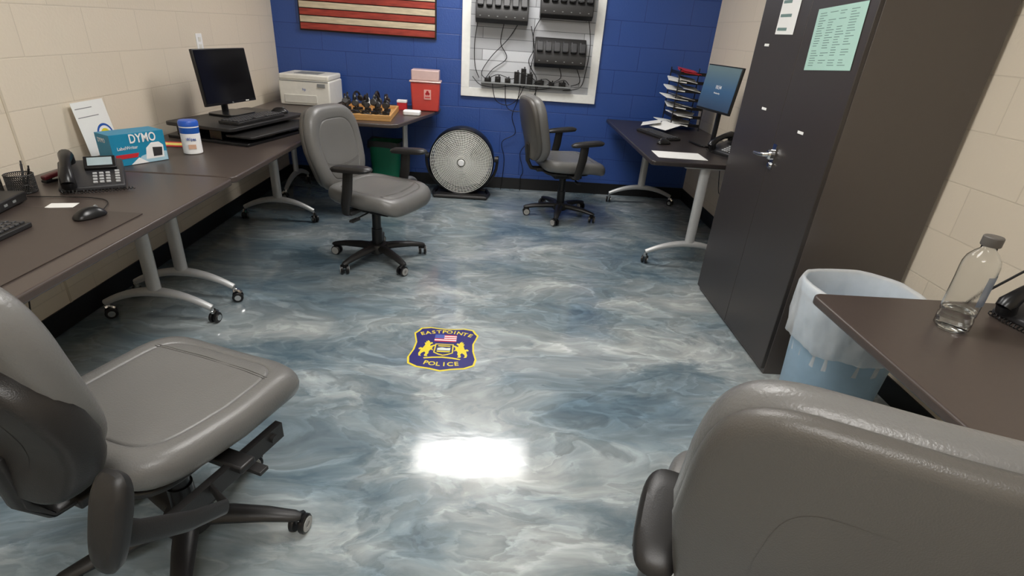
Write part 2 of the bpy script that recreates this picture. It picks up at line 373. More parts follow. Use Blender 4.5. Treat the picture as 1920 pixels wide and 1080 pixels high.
# ------------------------------------------------------------ tables
def rpoly(x0,y0,x1,y1,r=.03,n=5):
    o=[]
    for cx,cy,a in((x1-r,y1-r,0),(x0+r,y1-r,90),(x0+r,y0+r,180),(x1-r,y0+r,270)):
        for k in range(n+1):
            g=rad(a+90*k/n); o.append((cx+r*math.cos(g),cy+r*math.sin(g)))
    return o
def caster_small(par,x,y):
    m=MB(); m.T=Matrix.Translation((x,y,0))@Matrix.Rotation(random.uniform(0,6),4,'Z')
    m.cyl((0,0,.085),(0,0,.055),.008,n=10,mi=1); m.tube([(-.005,0,.06),(.012,0,.066),(.03,0,.05)],.013,8,mi=1)
    for q in(-1,1):
        m.lathe([(.008,q*.006),(.026,q*.006),(.028,q*.010),(.028,q*.018),(.024,q*.021),(.008,q*.021)],(.012,0,.028),22,0,'Y')
        m.lathe([(.016,q*.0212),(.016,q*.024),(.004,q*.024)],(.012,0,.028),14,1,'Y')
    obj(m,'caster',[bplast2,chrome],par)
def tleg(par,p0,p1,top=.71):
    p0=Vector(p0+(0,));p1=Vector(p1+(0,)); m=MB(); pts=[];rs=[]
    for k in range(15):
        s_=k/14; q=p0.lerp(p1,s_); pts.append((q.x,q.y,.088+.075*(1-(2*s_-1)**2))); rs.append(.016+.008*(1-abs(2*s_-1)))
    m.tube(pts,rs,12,up=(0,0,1)); c=(p0+p1)/2
    d=(p1-p0).normalized()
    m.tube([(c.x,c.y,.15),(c.x,c.y,top)],.034,16,flat=.62,up=(-d.y,d.x,0))
    m.box((c.x,c.y,top-.006),(.09 if abs(d.x)<.5 else .30,.30 if abs(d.x)<.5 else .09,.012))
    obj(m,'leg',silver,par)
    caster_small(par,p0.x,p0.y); caster_small(par,p1.x,p1.y)
def table(name,label,poly,legs,beam=None,lm=None):
    e=thing(name,label,'desk',(0,0,0))
    obj(MB().prism(poly,.71,.74),'tabletop',[lm or lam],e,bevel=.007)
    for a,b in legs: tleg(e,a,b)
    if beam: obj(MB().bx(*beam),'cross_beam',bplast2,e,bevel=.004)
    return e
table('desk','long dark brown laminate desk on silver caster legs holding telephone',rpoly(-2.0,.75,-1.22,2.435),[((-1.40,2.36),(-1.92,2.36)),((-1.40,.95),(-1.92,.95))],((-1.86,1.0,.62),(-1.83,2.28,.70)))
table('desk','long dark brown laminate desk on silver legs under black riser',rpoly(-2.0,2.445,-1.22,4.06),[((-1.40,2.60),(-1.92,2.60)),((-1.40,3.93),(-1.92,3.93))],((-1.86,2.66,.62),(-1.83,3.88,.70)))
table('desk','dark brown laminate desk against the blue wall under the printer',[(-2.0,4.10),(-.83,4.10),(-.77,4.13),(-.56,4.95),(-.56,5.12),(-.62,5.17),(-2.0,5.17)],[((-.86,4.42),(-.78,4.98)),((-1.80,4.45),(-1.80,5.0))],((-1.76,4.84,.62),(-.88,4.87,.70)))
table('desk','charcoal brown laminate desk on silver legs holding the lit monitor',rpoly(.98,3.40,1.80,5.14),[((1.07,3.47),(1.66,3.47)),((1.07,4.95),(1.66,4.95))],((1.70,3.55,.62),(1.73,4.9,.70)),lamd)
table('desk','brown laminate desk corner holding the clear water bottle',rpoly(1.03,.15,1.82,1.52),[((1.78,.35),(1.20,.35)),((1.78,1.30),(1.20,1.30))])
# ------------------------------------------------------------ storage cabinet
e=thing('storage_cabinet','tall dark brown metal storage cabinet with lever handle and taped papers','cabinet',(0,0,0))
X0,Y0,Y1=1.33,2.14,3.09
m=MB().bx((X0+.0195,Y0,.0),(1.84,Y1,1.93)); obj(m,'cabinet_body',cabside_lit,e,bevel=.003)
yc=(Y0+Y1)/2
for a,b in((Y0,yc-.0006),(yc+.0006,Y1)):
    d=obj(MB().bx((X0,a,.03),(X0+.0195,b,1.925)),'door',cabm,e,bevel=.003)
    if a<2.3:
        m=MB(); m.box((X0-.003,yc-.035,.965),(.006,.035,.12)); m.lathe([(.024,0),(.024,-.02),(.018,-.028)],(X0-.006,yc-.035,.975),24,0,'X')
        m.tube([(X0-.03,yc-.035,.975),(X0-.045,yc-.03,.972),(X0-.048,yc+.02,.965),(X0-.046,yc+.075,.962)],[.011,.011,.010,.008],12)
        m.lathe([(.011,0),(.011,-.012),(.004,-.012)],(X0-.006,yc-.035,.925),16,0,'X')
        obj(m,'lever_handle',chrome,d)
def sheet(name,label,cat,M,w,h,material,lines=0,lm=txt,cols=1,th=.0006,group=None,y0=.42,y1=-.42):
    s=thing(name,label,cat); s.matrix_basis=M; 
    if group: s['group']=group
    obj(MB().box((0,0,th/2),(w,h,th)),'sheet',material,s,smooth=False)
    if lines:
        m=MB(); cw=w*.86/cols
        for c in range(cols):
            for k in range(lines):
                if random.random()<.15: continue
                ll=cw*.8*random.uniform(.5,1); x0=-w*.43+c*cw
                m.box((x0+ll/2,h*(y0+(y1-y0)*k/max(1,lines-1)),th+.0003),(ll,abs(y1-y0)*h*.28/lines,.0004))
        o=obj(m,'printed_lines',lm,s,smooth=False); o['kind']='stuff'
    return s
CR=(0,-1,0)
sheet('phone_list','mint green printed sheet in plastic sleeve taped to the cabinet','paper',frame((X0-.002,2.36,1.49),(0,-1,.06),(0,.06,1)),.34,.24,mint,22,txt,4)
sheet('taped_paper','white paper sheet taped high on the cabinet door','paper',frame((X0-.002,2.80,1.64),CR,(0,0,1)),.18,.28,paper,5)
for y,z in((2.95,1.45),(2.80,1.16),(2.40,1.11)):
    sheet('sticker','small white sticker on the cabinet door','sticker',frame((X0-.002,y,z),CR,(0,0,1)),.05,.012,paper,group='stickers on the cabinet')
# ------------------------------------------------------------ bins
def ring(m,levels,mi=0,cr=0):
    vs=[];n=len(out)
    for s_,z,w in levels:
        for k,(x,y) in enumerate(out):
            q=s_*(1+w*math.sin(k*2.3+z*30)*.5+w*.5*math.sin(k*5.1)+cr*math.sin(k*1.7+z*90)*w*4); vs.append((x*q,y*q,z+w*.25*math.sin(k*.55)))
    fs=[(i*n+k,i*n+(k+1)%n,(i+1)*n+(k+1)%n,(i+1)*n+k) for i in range(len(levels)-1) for k in range(n)]
    m.add(vs,fs,mi)
e=thing('trash_bin','light blue plastic trash bin with translucent white liner behind the desk','trash bin',(1.40,1.78,0))
out=sup(.195,.175,2.5,72)
m=MB(); ring(m,[(.01,.01,0),(.76,.0,0),(.79,.01,0),(.96,.60,0),(1.02,.60,0),(1.02,.635,0),(.98,.635,0),(.75,.03,0),(.01,.03,0)]); obj(m,'bin_body',binblue,e)
m=MB(); ring(m,[(.88,.35,.02),(.93,.56,.015),(.965,.64,.008),(1.0,.652,.006),(1.045,.648,.008),(1.07,.63,.015),(1.075,.60,.02),(1.07,.56,.03),(1.055,.51,.035),(1.035,.46,.035),(1.01,.42,.035),(.985,.41,.025)],cr=.14); o=obj(m,'bin_liner',liner,e,ang=180); o['label']='translucent white plastic bin liner'
e=thing('waste_bin','dark green plastic waste bin by the blue wall','trash bin',(-1.02,4.86,0))
out=sup(.14,.11,4,36)
m=MB(); ring(m,[(.01,.01,0),(.82,0,0),(1,.44,0),(1.06,.44,0),(1.06,.465,0),(.97,.465,0),(.80,.02,0),(.01,.02,0)]); obj(m,'bin_body',green,e)
m=MB(); ring(m,[(.95,.38,.02),(.99,.47,.01),(1.09,.475,.02),(1.09,.42,.04)]); obj(m,'bin_liner',charcoal,e)
# ------------------------------------------------------------ drum fan
e=thing('floor_fan','round black drum floor fan with silver wire grille','fan',(-.34,4.90,.322),0); e.scale=(.96,.96,.96)
m=MB(); m.lathe([(.290,-.070),(.302,-.080),(.308,-.07),(.308,.10),(.29,.11),(.28,.10),(.290,-.06)],n=64,axis='Y',cap=False); obj(m,'fan_housing',bplast2,e,ang=50)
m=MB(); RG=.292
def gy(r): return -.072-.030*math.cos(r/RG*1.5)
for k in range(17):
    r=.045+(RG-.045)*k/16
    m.tube([(r*math.cos(2*math.pi*j/48),gy(r),r*math.sin(2*math.pi*j/48)) for j in range(48)],.0026,6,closed=True)
for k in range(56):
    g=2*math.pi*k/56; m.tube([(r*math.cos(g+.9*(r-.05)),gy(r),r*math.sin(g+.9*(r-.05))) for r in(.045,.12,.20,RG)],.0016,5)
obj(m,'grille',mat('grille_wire',(240,240,234),.45),e)
m=MB().lathe([(.030,-.095),(.030,-.106),(.025,-.112),(.005,-.113)],n=28,axis='Y'); obj(m,'grille_badge',wht,e)
m=MB(); m.lathe([(.05,-.03),(.05,.06)],n=24,axis='Y')
for k in range(3):
    m.T=Matrix.Rotation(k*2*math.pi/3+.4,4,'Y')
    pts=[(.02,-.045,-.05),(.16,-.04,-.17),(.24,-.03,-.12),(.270,.0,.03),(.20,.03,.16),(.02,.04,.06)]
    m.add(pts+[(x,y+.004,z) for x,y,z in pts],[(0,1,2,3,4,5),(11,10,9,8,7,6)]+[(i,(i+1)%6,6+(i+1)%6,6+i) for i in range(6)])
m.T=Matrix.Identity(4); obj(m,'fan_blades',mat('blade_grey',(186,186,180),.6),e,bevel=.001)
obj(MB().lathe([(.276,.085),(.278,.09)],n=48,axis='Y'),'rear_guard',mat('guard_grey',(190,190,184),.6),e)
m=MB()
pts=[]
for k in range(17):
    g=math.pi+math.pi*k/16; pts.append((.338*math.cos(g),0,.335*math.sin(g)*.93))
m.tube([(-.338,0,.06)]+pts+[(.338,0,.06)],.014,10,flat=1)
for s_ in(-1,1):
    m.tube([(s_*.24,-.15,-.318),(s_*.27,0,-.318),(s_*.24,.14,-.318)],.017,10); m.cyl((s_*.345,0,.03),(s_*.31,0,.03),.028,n=16)
m.tube([(-.25,-.14,-.318),(.25,-.14,-.318)],.017,10); m.tube([(-.25,.13,-.318),(.25,.13,-.318)],.017,10)
m.box((0,-.05,-.310),(.46,.18,.02))
obj(m,'fan_stand',bplast,e)
# ------------------------------------------------------------ wall flag
flagred=mat('weathered_red',(150,56,44),.65,var=.75,scale=9,stretch=(1,1,6)); flagwhite=mat('weathered_white',(198,184,158),.7,var=.45,scale=9,stretch=(1,1,6))
e=thing('wooden_flag','weathered red and white striped wooden flag hanging on the blue wall','wall art',(-1.205,D-.002,1.31))
W=1.19;sh=.056
obj(MB().bx((-W/2,-.02,0),(W/2,0,13*sh+.02)),'backing_board',mat('burnt_wood',(36,24,20),.6),e)
m=MB()
for k in range(13):
    m.bx((-W/2+.012,-.034,.012+k*sh),(W/2-.012,-.02,.012+(k+1)*sh-.007),k%2)
obj(m,'stripes',[flagred,flagwhite],e,bevel=.002)
m=MB().bx((-W/2+.012,-.038,.012+6*sh),(-W/2+.48,-.034,.008+13*sh)); obj(m,'canton',mat('canton_blue',(24,36,80),.6,var=.3),e)
m=MB()
for r in range(5):
    for c in range(6):
        cx,cz=-W/2+.05+c*.078,.012+6*sh+.04+r*.075
        pl=[]
        for j in range(10):
            q=.024 if j%2==0 else .010; g=math.pi/2+j*math.pi/5; pl.append((cx+q*math.cos(g),cz+q*math.sin(g)))
        m.prism(pl,-.041,-.038,0,lambda x,y,z:(x,z,y))
obj(m,'stars',flagwhite,e,smooth=False)
# ------------------------------------------------------------ framed charging board
e=thing('charging_board','white framed grey plank board mounted on the blue wall','wall board',(0,D-.001,0))
fx0,fx1,fz0,fz1,fb=-.385,.86,.855,1.95,.075
m=MB(); m.bx((fx0,-.022,fz0),(fx1,0,fz0+fb)); m.bx((fx0,-.022,fz1-fb),(fx1,0,fz1)); m.bx((fx0,-.022,fz0+fb),(fx0+fb,0,fz1-fb)); m.bx((fx1-fb,-.022,fz0+fb),(fx1,0,fz1-fb))
obj(m,'frame',white,e,bevel=.003)
plank=block_mat('grey_planks',(186,188,192),(112,114,116),0,rough=.6,bw=.9,rh=.09,mort=.004,var=.22)
obj(MB().bx((fx0+fb,-.008,fz0+fb),(fx1-fb,-.001,fz1-fb)),'plank_panel',plank,e,smooth=False)
obj(MB().bx((-.20,-.075,fz0+.125),(.62,-.008,fz0+.137)),'ledge',gray,e,bevel=.002)
def charger(x,z,label):
    c=thing('radio_charger',label,'charger',(x,D-.0095,z),0,'wall radio chargers')
    prof=[(0,0),(-.10,0),(-.14,.03),(-.14,.10),(-.09,.20),(-.05,.24),(0,.24)]
    m=MB(); n=len(prof); vs=[(sx,y,zz) for sx in(-.225,.225) for y,zz in prof]
    m.add(vs,[tuple(range(n)),tuple(range(2*n-1,n-1,-1))]+[(i,(i+1)%n,n+(i+1)%n,n+i) for i in range(n)])
    obj(m,'charger_body',bplast,c,bevel=.006)
    for k in range(6):
        xx=-.185+.074*k
        m=MB(); m.box((xx,-.128,.165),(.052,.05,.075),0,rx=-.35); m.box((xx,-.150,.150),(.034,.012,.04),0,rx=-.35)
        m.cyl((xx-.015,-.115,.19),(xx-.015,-.105,.215),.008,n=10); m.cyl((xx+.012,-.118,.19),(xx+.012,-.108,.21),.006,n=10)
        obj(m,'charger_pocket',charcoal,c,bevel=.004)
        obj(MB().box((xx,-.1415,.055),(.012,.003,.006)),'indicator',gray,c)
    return c
charger(.49,1.15,'black six-slot radio charger mounted low on the plank board')
charger(-.04,1.47,'black six-slot radio charger mounted high on the plank board')
charger(.51,1.54,'black six-slot radio charger mounted high on the plank board')
def cable(pts,label='black power cable hanging against the wall',r=.003,name='power_cable',m_=None,cat='cable',steps=6):
    Q=[Vector(p) for p in pts]; out_=[]
    for i in range(len(Q)-1):
        p0=Q[max(i-1,0)];p1=Q[i];p2=Q[i+1];p3=Q[min(i+2,len(Q)-1)]
        for k in range(steps):
            t=k/steps; out_.append(.5*((2*p1)+(-p0+p2)*t+(2*p0-5*p1+4*p2-p3)*t*t+(-p0+3*p1-3*p2+p3)*t**3))
    out_.append(Q[-1]); o=obj(MB().tube(out_,r,6),name,m_ or cabl); tag(o,label,cat); return o
yb=D-.03
for j,pts in enumerate(([(-.02,yb,1.47),(-.04,yb,1.32),(.02,yb,1.2),(-.10,yb,1.1),(-.16,yb,1.02)],[(.22,yb,1.47),(.26,yb,1.3),(.22,yb,1.18),(.30,yb,1.05),(.28,yb-.02,1.0)],
    [(.10,yb,1.47),(.02,yb,1.35),(-.12,yb,1.2),(-.20,yb,1.06),(-.12,yb,1.0)],[(.5,yb,1.15),(.52,yb,1.07),(.45,yb,1.02),(.40,yb,1.0)],[(.66,yb,1.15),(.70,yb,1.04),(.62,yb,1.0)],
    [(.30,yb,1.54),(.245,yb,1.42),(.26,yb,1.25),(.24,yb,1.08),(.34,yb,1.0)],[(.72,yb,1.54),(.755,yb,1.35),(.74,yb,1.12),(.70,yb,.99),(.55,yb,.96)],[(-.28,yb,1.03),(-.2,yb,.96),(-.05,yb,.95),(.1,yb,.97),(.3,yb,.95),(.45,yb,.98)],
    [(.30,yb,.99),(.30,yb-.01,.86),(.26,yb,.74),(.22,yb,.6),(.26,yb,.48),(.20,yb,.36),(.24,yb,.2),(.22,yb,.12),(.22,yb-.03,.004)],[(.16,yb,.99),(.14,yb-.01,.84),(.10,yb,.70),(.14,yb,.55),(.02,yb,.46),(.05,yb,.3),(.04,yb,.1),(.03,yb-.03,.004)],
    [(-.1,yb,.99),(-.06,yb-.01,.84),(.05,yb,.80),(.14,yb-.01,.86),(.2,yb,.99)],[(.02,yb,.99),(.05,yb-.01,.78),(.2,yb,.76),(.28,yb-.01,.88),(.32,yb,.99)],
    [(-.15,yb-.03,1.01),(-.05,yb-.04,1.06),(.08,yb-.03,1.03),(.15,yb-.04,1.08),(.26,yb-.03,1.04)],[(.28,yb-.03,1.02),(.38,yb-.04,1.05),(.45,yb-.03,1.02),(.55,yb-.04,1.05),(.60,yb-.03,1.01)],[(-.25,yb,1.47),(-.27,yb,1.3),(-.26,yb,1.12),(-.22,yb,1.02)])):
    cable([(x,y-.0065*(j%4),z) for x,y,z in pts],r=.0036)
for x,w,h in((-.14,.06,.035),(-.05,.05,.05),(.04,.05,.04),(.12,.045,.10),(.18,.045,.13),(.24,.05,.09),(.33,.08,.04),(.44,.05,.03),(.54,.06,.035)):
    m=MB(); m.box((0,0,h/2),(w,.045,h)); m.box((0,-.024,h*.55),(w*.5,.006,h*.4)); m.cyl((w*.2,0,h),(w*.2,0,h+.015),.006,n=8)
    o=obj(m,'power_adapter',bplast2,bevel=.005,loc=(x,D-.042,fz0+.1375)); tag(o,'small black power adapter on the ledge','adapter','adapters on the ledge')
# ------------------------------------------------------------ floor emblem
e=thing('floor_emblem','navy shield emblem with yellow border and lettering set in the floor','emblem',(-.222,2.235,0.0))
def shield(sx,sy):
    half=[(0,-.205),(.05,-.19),(.115,-.178),(.158,-.150),(.166,-.10),(.150,-.03),(.146,.04),(.158,.09),(.166,.125),(.150,.150),(.138,.178),(.09,.190),(.045,.182),(0,.178)]
    P_=half+[(-x,y) for x,y in half[-2:0:-1]]
    return [(x*sx,y*sy) for x,y in P_]
obj(MB().prism(shield(1,1),.0003,.0012),'emblem_border',yellow,e,smooth=False)
obj(MB().prism(shield(.945,.95),.0012,.0016),'emblem_field',navy,e,smooth=False)
def arc(word,half,y0,curv,size,rot):
    n=len(word)
    for i,ch in enumerate(word):
        a=(i-(n-1)/2)/((n-1)/2); x=a*half; y=y0-curv*a*a; r=-a*rot
        text(ch,size,frame((x,y,.0018),(math.cos(r),math.sin(r),0),(-math.sin(r),math.cos(r),0)),yellow,e,bold=.0007)
arc('EASTPOINTE',.122,.146,.026,.042,.40)
arc('POLICE',.072,-.148,-.008,.044,-.18)
m=MB()
for k in range(7): m.bx((-.055,.052+k*.0092,.0018),(.055,.0612+k*.0092,.0022),k%2)
m.bx((-.055,.052+3*.0092,.0022),(-.008,.052+7*.0092,.0026),2)
obj(m,'small_flag',[redf,wht,mat('flag_blue',(70,90,170),.4)],e,smooth=False)
m=MB()
m.prism([(-.046,.03),(.046,.03),(.048,-.05),(.022,-.068),(0,-.075),(-.022,-.068),(-.048,-.05)],.0018,.0021,0)
m.prism([(-.040,.023),(.040,.023),(.042,-.046),(.018,-.060),(.0,-.067),(-.018,-.060),(-.042,-.046)],.0021,.0024,2)
m.prism([(-.032,-.010),(-.01,-.002),(.012,-.008),(.032,-.004),(.032,-.028),(-.032,-.028)],.0024,.0027,1)
m.prism([(-.034,-.034),(.034,-.034),(.030,-.044),(-.030,-.044)],.0024,.0027,0)
m.bx((-.030,.006,.0024),(.030,.014,.0027),0)
for s_ in(-1,1): m.prism([(0,-.082),(s_*.05,-.088),(s_*.09,-.098),(s_*.085,-.106),(s_*.045,-.098),(0,-.094)],.0018,.0021,0)
def beast(s_):
    pl=[(.050,-.034),(.060,-.016),(.056,.002),(.046,.012),(.050,.022),(.064,.012),(.072,.006),(.072,.022),(.060,.034),(.066,.044),(.076,.038),(.080,.052),(.092,.062),(.090,.048),(.100,.054),(.096,.040),(.106,.034),(.100,.020),(.104,.002),(.110,-.016),(.122,-.010),(.132,-.022),(.126,-.030),(.118,-.026),(.120,-.045),(.126,-.066),(.122,-.088),(.108,-.090),(.114,-.078),(.110,-.062),(.096,-.048),(.088,-.062),(.094,-.080),(.090,-.090),(.074,-.090),(.080,-.078),(.072,-.060),(.074,-.044),(.066,-.028)]
    m.prism([(s_*(x*.92+.003),y*.95) for x,y in pl],.0018,.0021,0)
beast(1);beast(-1)
obj(m,'crest',[yellow,mat('crest_white',(215,222,215),.4),mat('crest_navy',(30,32,84),.4)],e,smooth=False)
# ------------------------------------------------------------ monitors
def monitor(loc,rz,label,lit,w=.53,h=.315,zb=.13,tilt=.12):
    e=thing('monitor',label,'monitor',loc,rz)
    T=Matrix.Translation((0,0,zb+h/2))@Matrix.Rotation(-tilt,4,'Y')
    m=MB(); m.T=T; m.box((-.012,0,0),(.022,w,h)); m.box((-.03,0,0),(.03,.24,.16)); obj(m,'bezel',bplast2,e,bevel=.004)
    m=MB(); m.T=T; m.box((0,0,.004),(.002,w-.016,h-.024)); obj(m,'screen',lit or screenoff,e,smooth=False)
    if not lit:
        m=MB(); m.T=T; m.box((.0005,w*.30,-h/2+.008),(.002,.03,.006)); obj(m,'status_sticker',offw,e,smooth=False)
        text('hp',.014,T@frame((.0015,0,-h/2+.008),(0,1,0),(0,0,1)),gray,e)
    m=MB(); m.tube([(-.05,0,.0),(-.055,0,zb+h*.45)],.026,12,flat=.5,up=(1,0,0)); m.prism(sup(.10,.12,5,28),0,.012); obj(m,'stand',bplast2,e,bevel=.003)
    return e,T
scr=bpy.data.materials.new('lock_screen'); scr.use_nodes=True; nt=scr.node_tree; b=nt.nodes['Principled BSDF']
tc=nt.nodes.new('ShaderNodeTexCoord'); sp=nt.nodes.new('ShaderNodeSeparateXYZ'); rp=nt.nodes.new('ShaderNodeValToRGB')
nt.links.new(tc.outputs['Generated'],sp.inputs[0]); nt.links.new(sp.outputs[2],rp.inputs[0])
rp.color_ramp.elements[0].color=L3(44,60,82); rp.color_ramp.elements[1].color=L3(88,106,110); q=rp.color_ramp.elements.new(.45); q.color=L3(56,84,114)
nt.links.new(rp.outputs[0],b.inputs['Base Color']); nt.links.new(rp.outputs[0],b.inputs['Emission Color']); b.inputs['Emission Strength'].default_value=.35; b.inputs['Roughness'].default_value=.2
RR=rad(-14)
e=thing('desk_riser','black two-tier sit-stand desk riser on the brown desk','desk riser',(-1.60,3.47,.7405),RR)
m=MB(); m.prism(rpoly(-.27,-.36,.18,.36,.04),.072,.092); obj(m,'upper_platform',bplast,e,bevel=.004)
m=MB(); m.prism(rpoly(.10,-.33,.29,.33,.03),.038,.052); obj(m,'keyboard_tray',bplast,e,bevel=.004)
m=MB(); m.bx((-.26,-.35,0),(.27,.35,.016)); m.bx((.0,-.32,.016),(.08,.32,.072)); m.bx((-.22,-.32,.016),(-.14,.32,.072))
m.box((.22,.12,.027),(.06,.10,.022)); m.box((.22,-.12,.027),(.06,.10,.022))
obj(m,'lift_frame',bplast2,e,bevel=.003)
monitor((-1.725,3.57,.8335),rad(-15),'black widescreen monitor switched off on the desk riser',None,zb=.065,w=.44,h=.32)
mon,T=monitor((1.57,4.10,.742),rad(192),'black monitor showing a blue lock screen on the desk',scr,zb=.24,h=.32,w=.43)
for s_,z in(('10:34',.04),('Wednesday',0)):
    text(s_,.035 if ':' in s_ else .016,T@frame((.0015,0,z-.03),(0,1,0),(0,0,1)),wht,mon,'screen_text')
def keyboard(loc,rz,label):
    e=thing('keyboard',label,'keyboard',loc,rz)
    obj(MB().prism(rpoly(-.07,-.22,.07,.22,.01),0,.016),'keyboard_body',bplast,e,bevel=.003)
    m=MB()
    for r in range(5):
        for c in range(19): 
            if r==0 and 5<c<11: continue
            m.box((.048-.024*r,-.198+.022*c,.019),(.019,.018,.008))
    m.box((.048,0,.019),(.019,.10,.008)); o=obj(m,'keys',charcoal,e,bevel=.002,seg=1); o['kind']='stuff'
    return e
def mouse(loc,rz,label):
    e=thing('computer_mouse',label,'mouse',loc,rz)
    obj(MB().cushion(sup(.055,.031,2.6,28),[(0,.036),(.35,.034),(.65,.027),(.85,.018),(.97,.010),(1,.004),(.93,0),(0,0)],lambda x,y,z:(x,y,z)),'mouse_body',bplast2,e)
    obj(MB().lathe([(.007,-.003),(.008,0),(.007,.003)],(.025,0,.030),14,0,'Y'),'scroll_wheel',gray,e)
keyboard((-1.53,3.42,.8335),rad(-14),'black keyboard on the desk riser')
mouse((-1.49,3.74,.8335),rad(10),'black computer mouse on the desk riser')
keyboard((-1.60,1.48,.7445),rad(4),'black keyboard on the long brown desk')
mouse((-1.44,1.82,.7445),rad(70),'black computer mouse on the long brown desk')
keyboard((1.27,4.38,.742),rad(198),'black keyboard in front of the lit monitor')
mouse((1.22,4.02,.742),rad(195),'black computer mouse beside the lit monitor')
o=obj(MB().prism(rpoly(-1.76,1.0,-1.30,1.89,.004),0,.0035),'desk_pad',pad_m,loc=(0,0,.7402)); tag(o,'dark brown flat desk pad on the long desk','desk pad')
# letter trays
e=thing('letter_tray_stack','black tiered letter tray stack filled with white papers','letter tray',(1.47,4.74,.742))
m=MB(); TW=.25
for x in(0,TW):
    for y in(0,.27): m.cyl((x,y,0),(x,y,.49),.005,n=8)
for k in range(7):
    z=.03+.069*k
    m.box((TW/2,.135,z),(TW,.27,.004)); m.tube([(0,0,z),(0,0,z+.02),(TW,0,z+.02),(TW,0,z)],.004,6)
    m.box((TW/2,.004,z+.008),(TW,.005,.018)); m.box((.003,.135,z+.012),(.005,.27,.026))
obj(m,'tray_rack',bplast2,e)
for k in range(7):
    z=.03+.069*k+.003; m=MB(); t=random.uniform(.004,.010); m.box((.07+random.uniform(-.07,.04),.10+random.uniform(-.04,.03),z+t/2+.016),(random.uniform(.14,.20),.24,t),0,random.uniform(-.3,.3),.10,.06)
    m.box((.10+random.uniform(-.05,.05),.10,z+t+.020),(.15,.24,.002),0,random.uniform(-.5,.5),.16,.08)
    obj(m,'paper_stack',[paper,redf][1 if k==6 else 0],e)
for x,y,r_ in((1.38,4.60,.4),(1.30,4.74,-.3)):
    sheet('loose_paper','loose white paper leaning by the letter trays','paper',frame((x,y,.790),(math.cos(r_),math.sin(r_),.25),(-math.sin(r_),math.cos(r_),.0)),.16,.22,paper,group='loose papers by the trays')
def deskphone(loc,rz,label):
    e=thing('desk_phone',label,'telephone',loc,rz)
    prof=[(-.10,0),(-.10,.018),(.07,.085),(.10,.082),(.10,0)]
    m=MB(); n=5; m.add([(sx,y,z) for sx in(-.11,.11) for y,z in prof],[tuple(range(n)),tuple(range(2*n-1,n-1,-1))]+[(i,(i+1)%n,n+(i+1)%n,n+i) for i in range(n)])
    obj(m,'phone_body',phonem,e,bevel=.006)
    S=Matrix.Translation((0,-.10,.018))@Matrix.Rotation(math.atan2(.067,.17),4,'X')
    m=MB(); m.T=S; m.box((.035,.140,.012),(.11,.065,.022),rx=.25); obj(m,'display_housing',bplast2,e,bevel=.003)
    m=MB(); m.T=S; m.box((.035,.139,.0235),(.085,.042,.002),rx=.25); obj(m,'display',mat('lcd',(150,165,170),.2,emit=.15),e)
    m=MB(); m.T=S
    for r in range(4):
        for c in range(3): m.box((.012+.022*c,.022+.020*r,.004),(.015,.011,.006))
    for r in range(5): m.box((.088,.02+.018*r,.004),(.016,.010,.006))
    o=obj(m,'keypad',keym,e,bevel=.001,seg=1); o['kind']='stuff'
    m=MB(); m.T=S; pts=[(-.072,-.015,.03),(-.072,.0,.040),(-.072,.05,.054),(-.072,.11,.054),(-.072,.165,.042),(-.072,.185,.032)]
    m.tube(pts,[.022,.026,.019,.019,.026,.022],14); m.cyl((-.072,.0,.036),(-.072,.0,.008),.026,n=18); m.cyl((-.072,.168,.036),(-.072,.168,.008),.026,n=18)
    obj(m,'handset',bplast2,e)
    hel=[]
    for k in range(120):
        t=k/119; g=k*1.1; hel.append((-.10+.24*t+.006*math.cos(g)*.3,-.125-.02*math.sin(t*3)+.006*math.cos(g),.010+.006*math.sin(g)))
    obj(MB().tube(hel,.0018,5),'coiled_cord',cabl,e)
    return e
deskphone((-1.69,2.21,.741),rad(32),'dark grey desk telephone with coiled cord on the brown desk')
deskphone((1.64,3.80,.741),rad(-70),'dark grey desk telephone beside the lit monitor')
deskphone((1.685,1.36,.741),rad(-75),'dark grey desk telephone beside the water bottle')
# product box
e=thing('product_box','blue and white label printer carton standing on the desk','box',(-1.77,2.62,.741),rad(-30))
bw,bh,bd_=.245,.145,.12
obj(MB().bx((-bd_/2,-bw/2,0),(bd_/2,bw/2,bh)),'carton',teal,e,bevel=.001)
m=MB(); fxx=bd_/2+.0006
fr=lambda x,y,z:(fxx+z,x*.9,y*.88)
m.prism([(-.04,0.002),(.133,0.002),(.133,.05),(.08,.06),(.0,.04)],0,.001,0,fr)
m.prism([(-.125,.06),(-.01,.06),(-.02,.038),(-.125,.038)],0,.001,1,fr)
m.prism([(.02,.02),(.115,.02),(.12,.085),(.10,.105),(.06,.105),(.03,.08)],.001,.002,2,fr)
m.prism([(.06,.03),(.105,.03),(.112,.075),(.062,.08)],.002,.003,3,fr)
m.prism([(-.06,.002),(.03,.002),(-.015,.035)],.001,.002,2,fr)
obj(m,'printed_artwork',[mat('carton_pale',(170,205,220),.5),redf,wht,charcoal],e,smooth=False)
text('DYMO',.058,frame((fxx+.002,.02,.118),(0,1,0),(0,0,1)),wht,e,width=.12,bold=.001)
text('LabelWriter',.022,frame((fxx+.002,-.055,.08),(0,1,0),(0,0,1)),wht,e,width=.09)
text('DYMO',.03,frame((-.01,-bw/2-.0008,.115),(1,0,0),(0,0,1)),wht,e,width=.06)
s=sheet('brochure','white printed brochure with blue and yellow logo leaning on wall','paper',frame((-1.998,2.73,.742+.128),(0,1,0),(-.14,0,1)),.22,.25,paper,3,gray,1,y0=.38,y1=.22)
for r,mm,z in((.058,blue,.0012),(.047,wht,.0016),(.034,yellow,.002)):
    obj(MB().lathe([(r,z),(r,z+.0003)],(.042,-.045,0),28),'logo',mm,s,smooth=False)
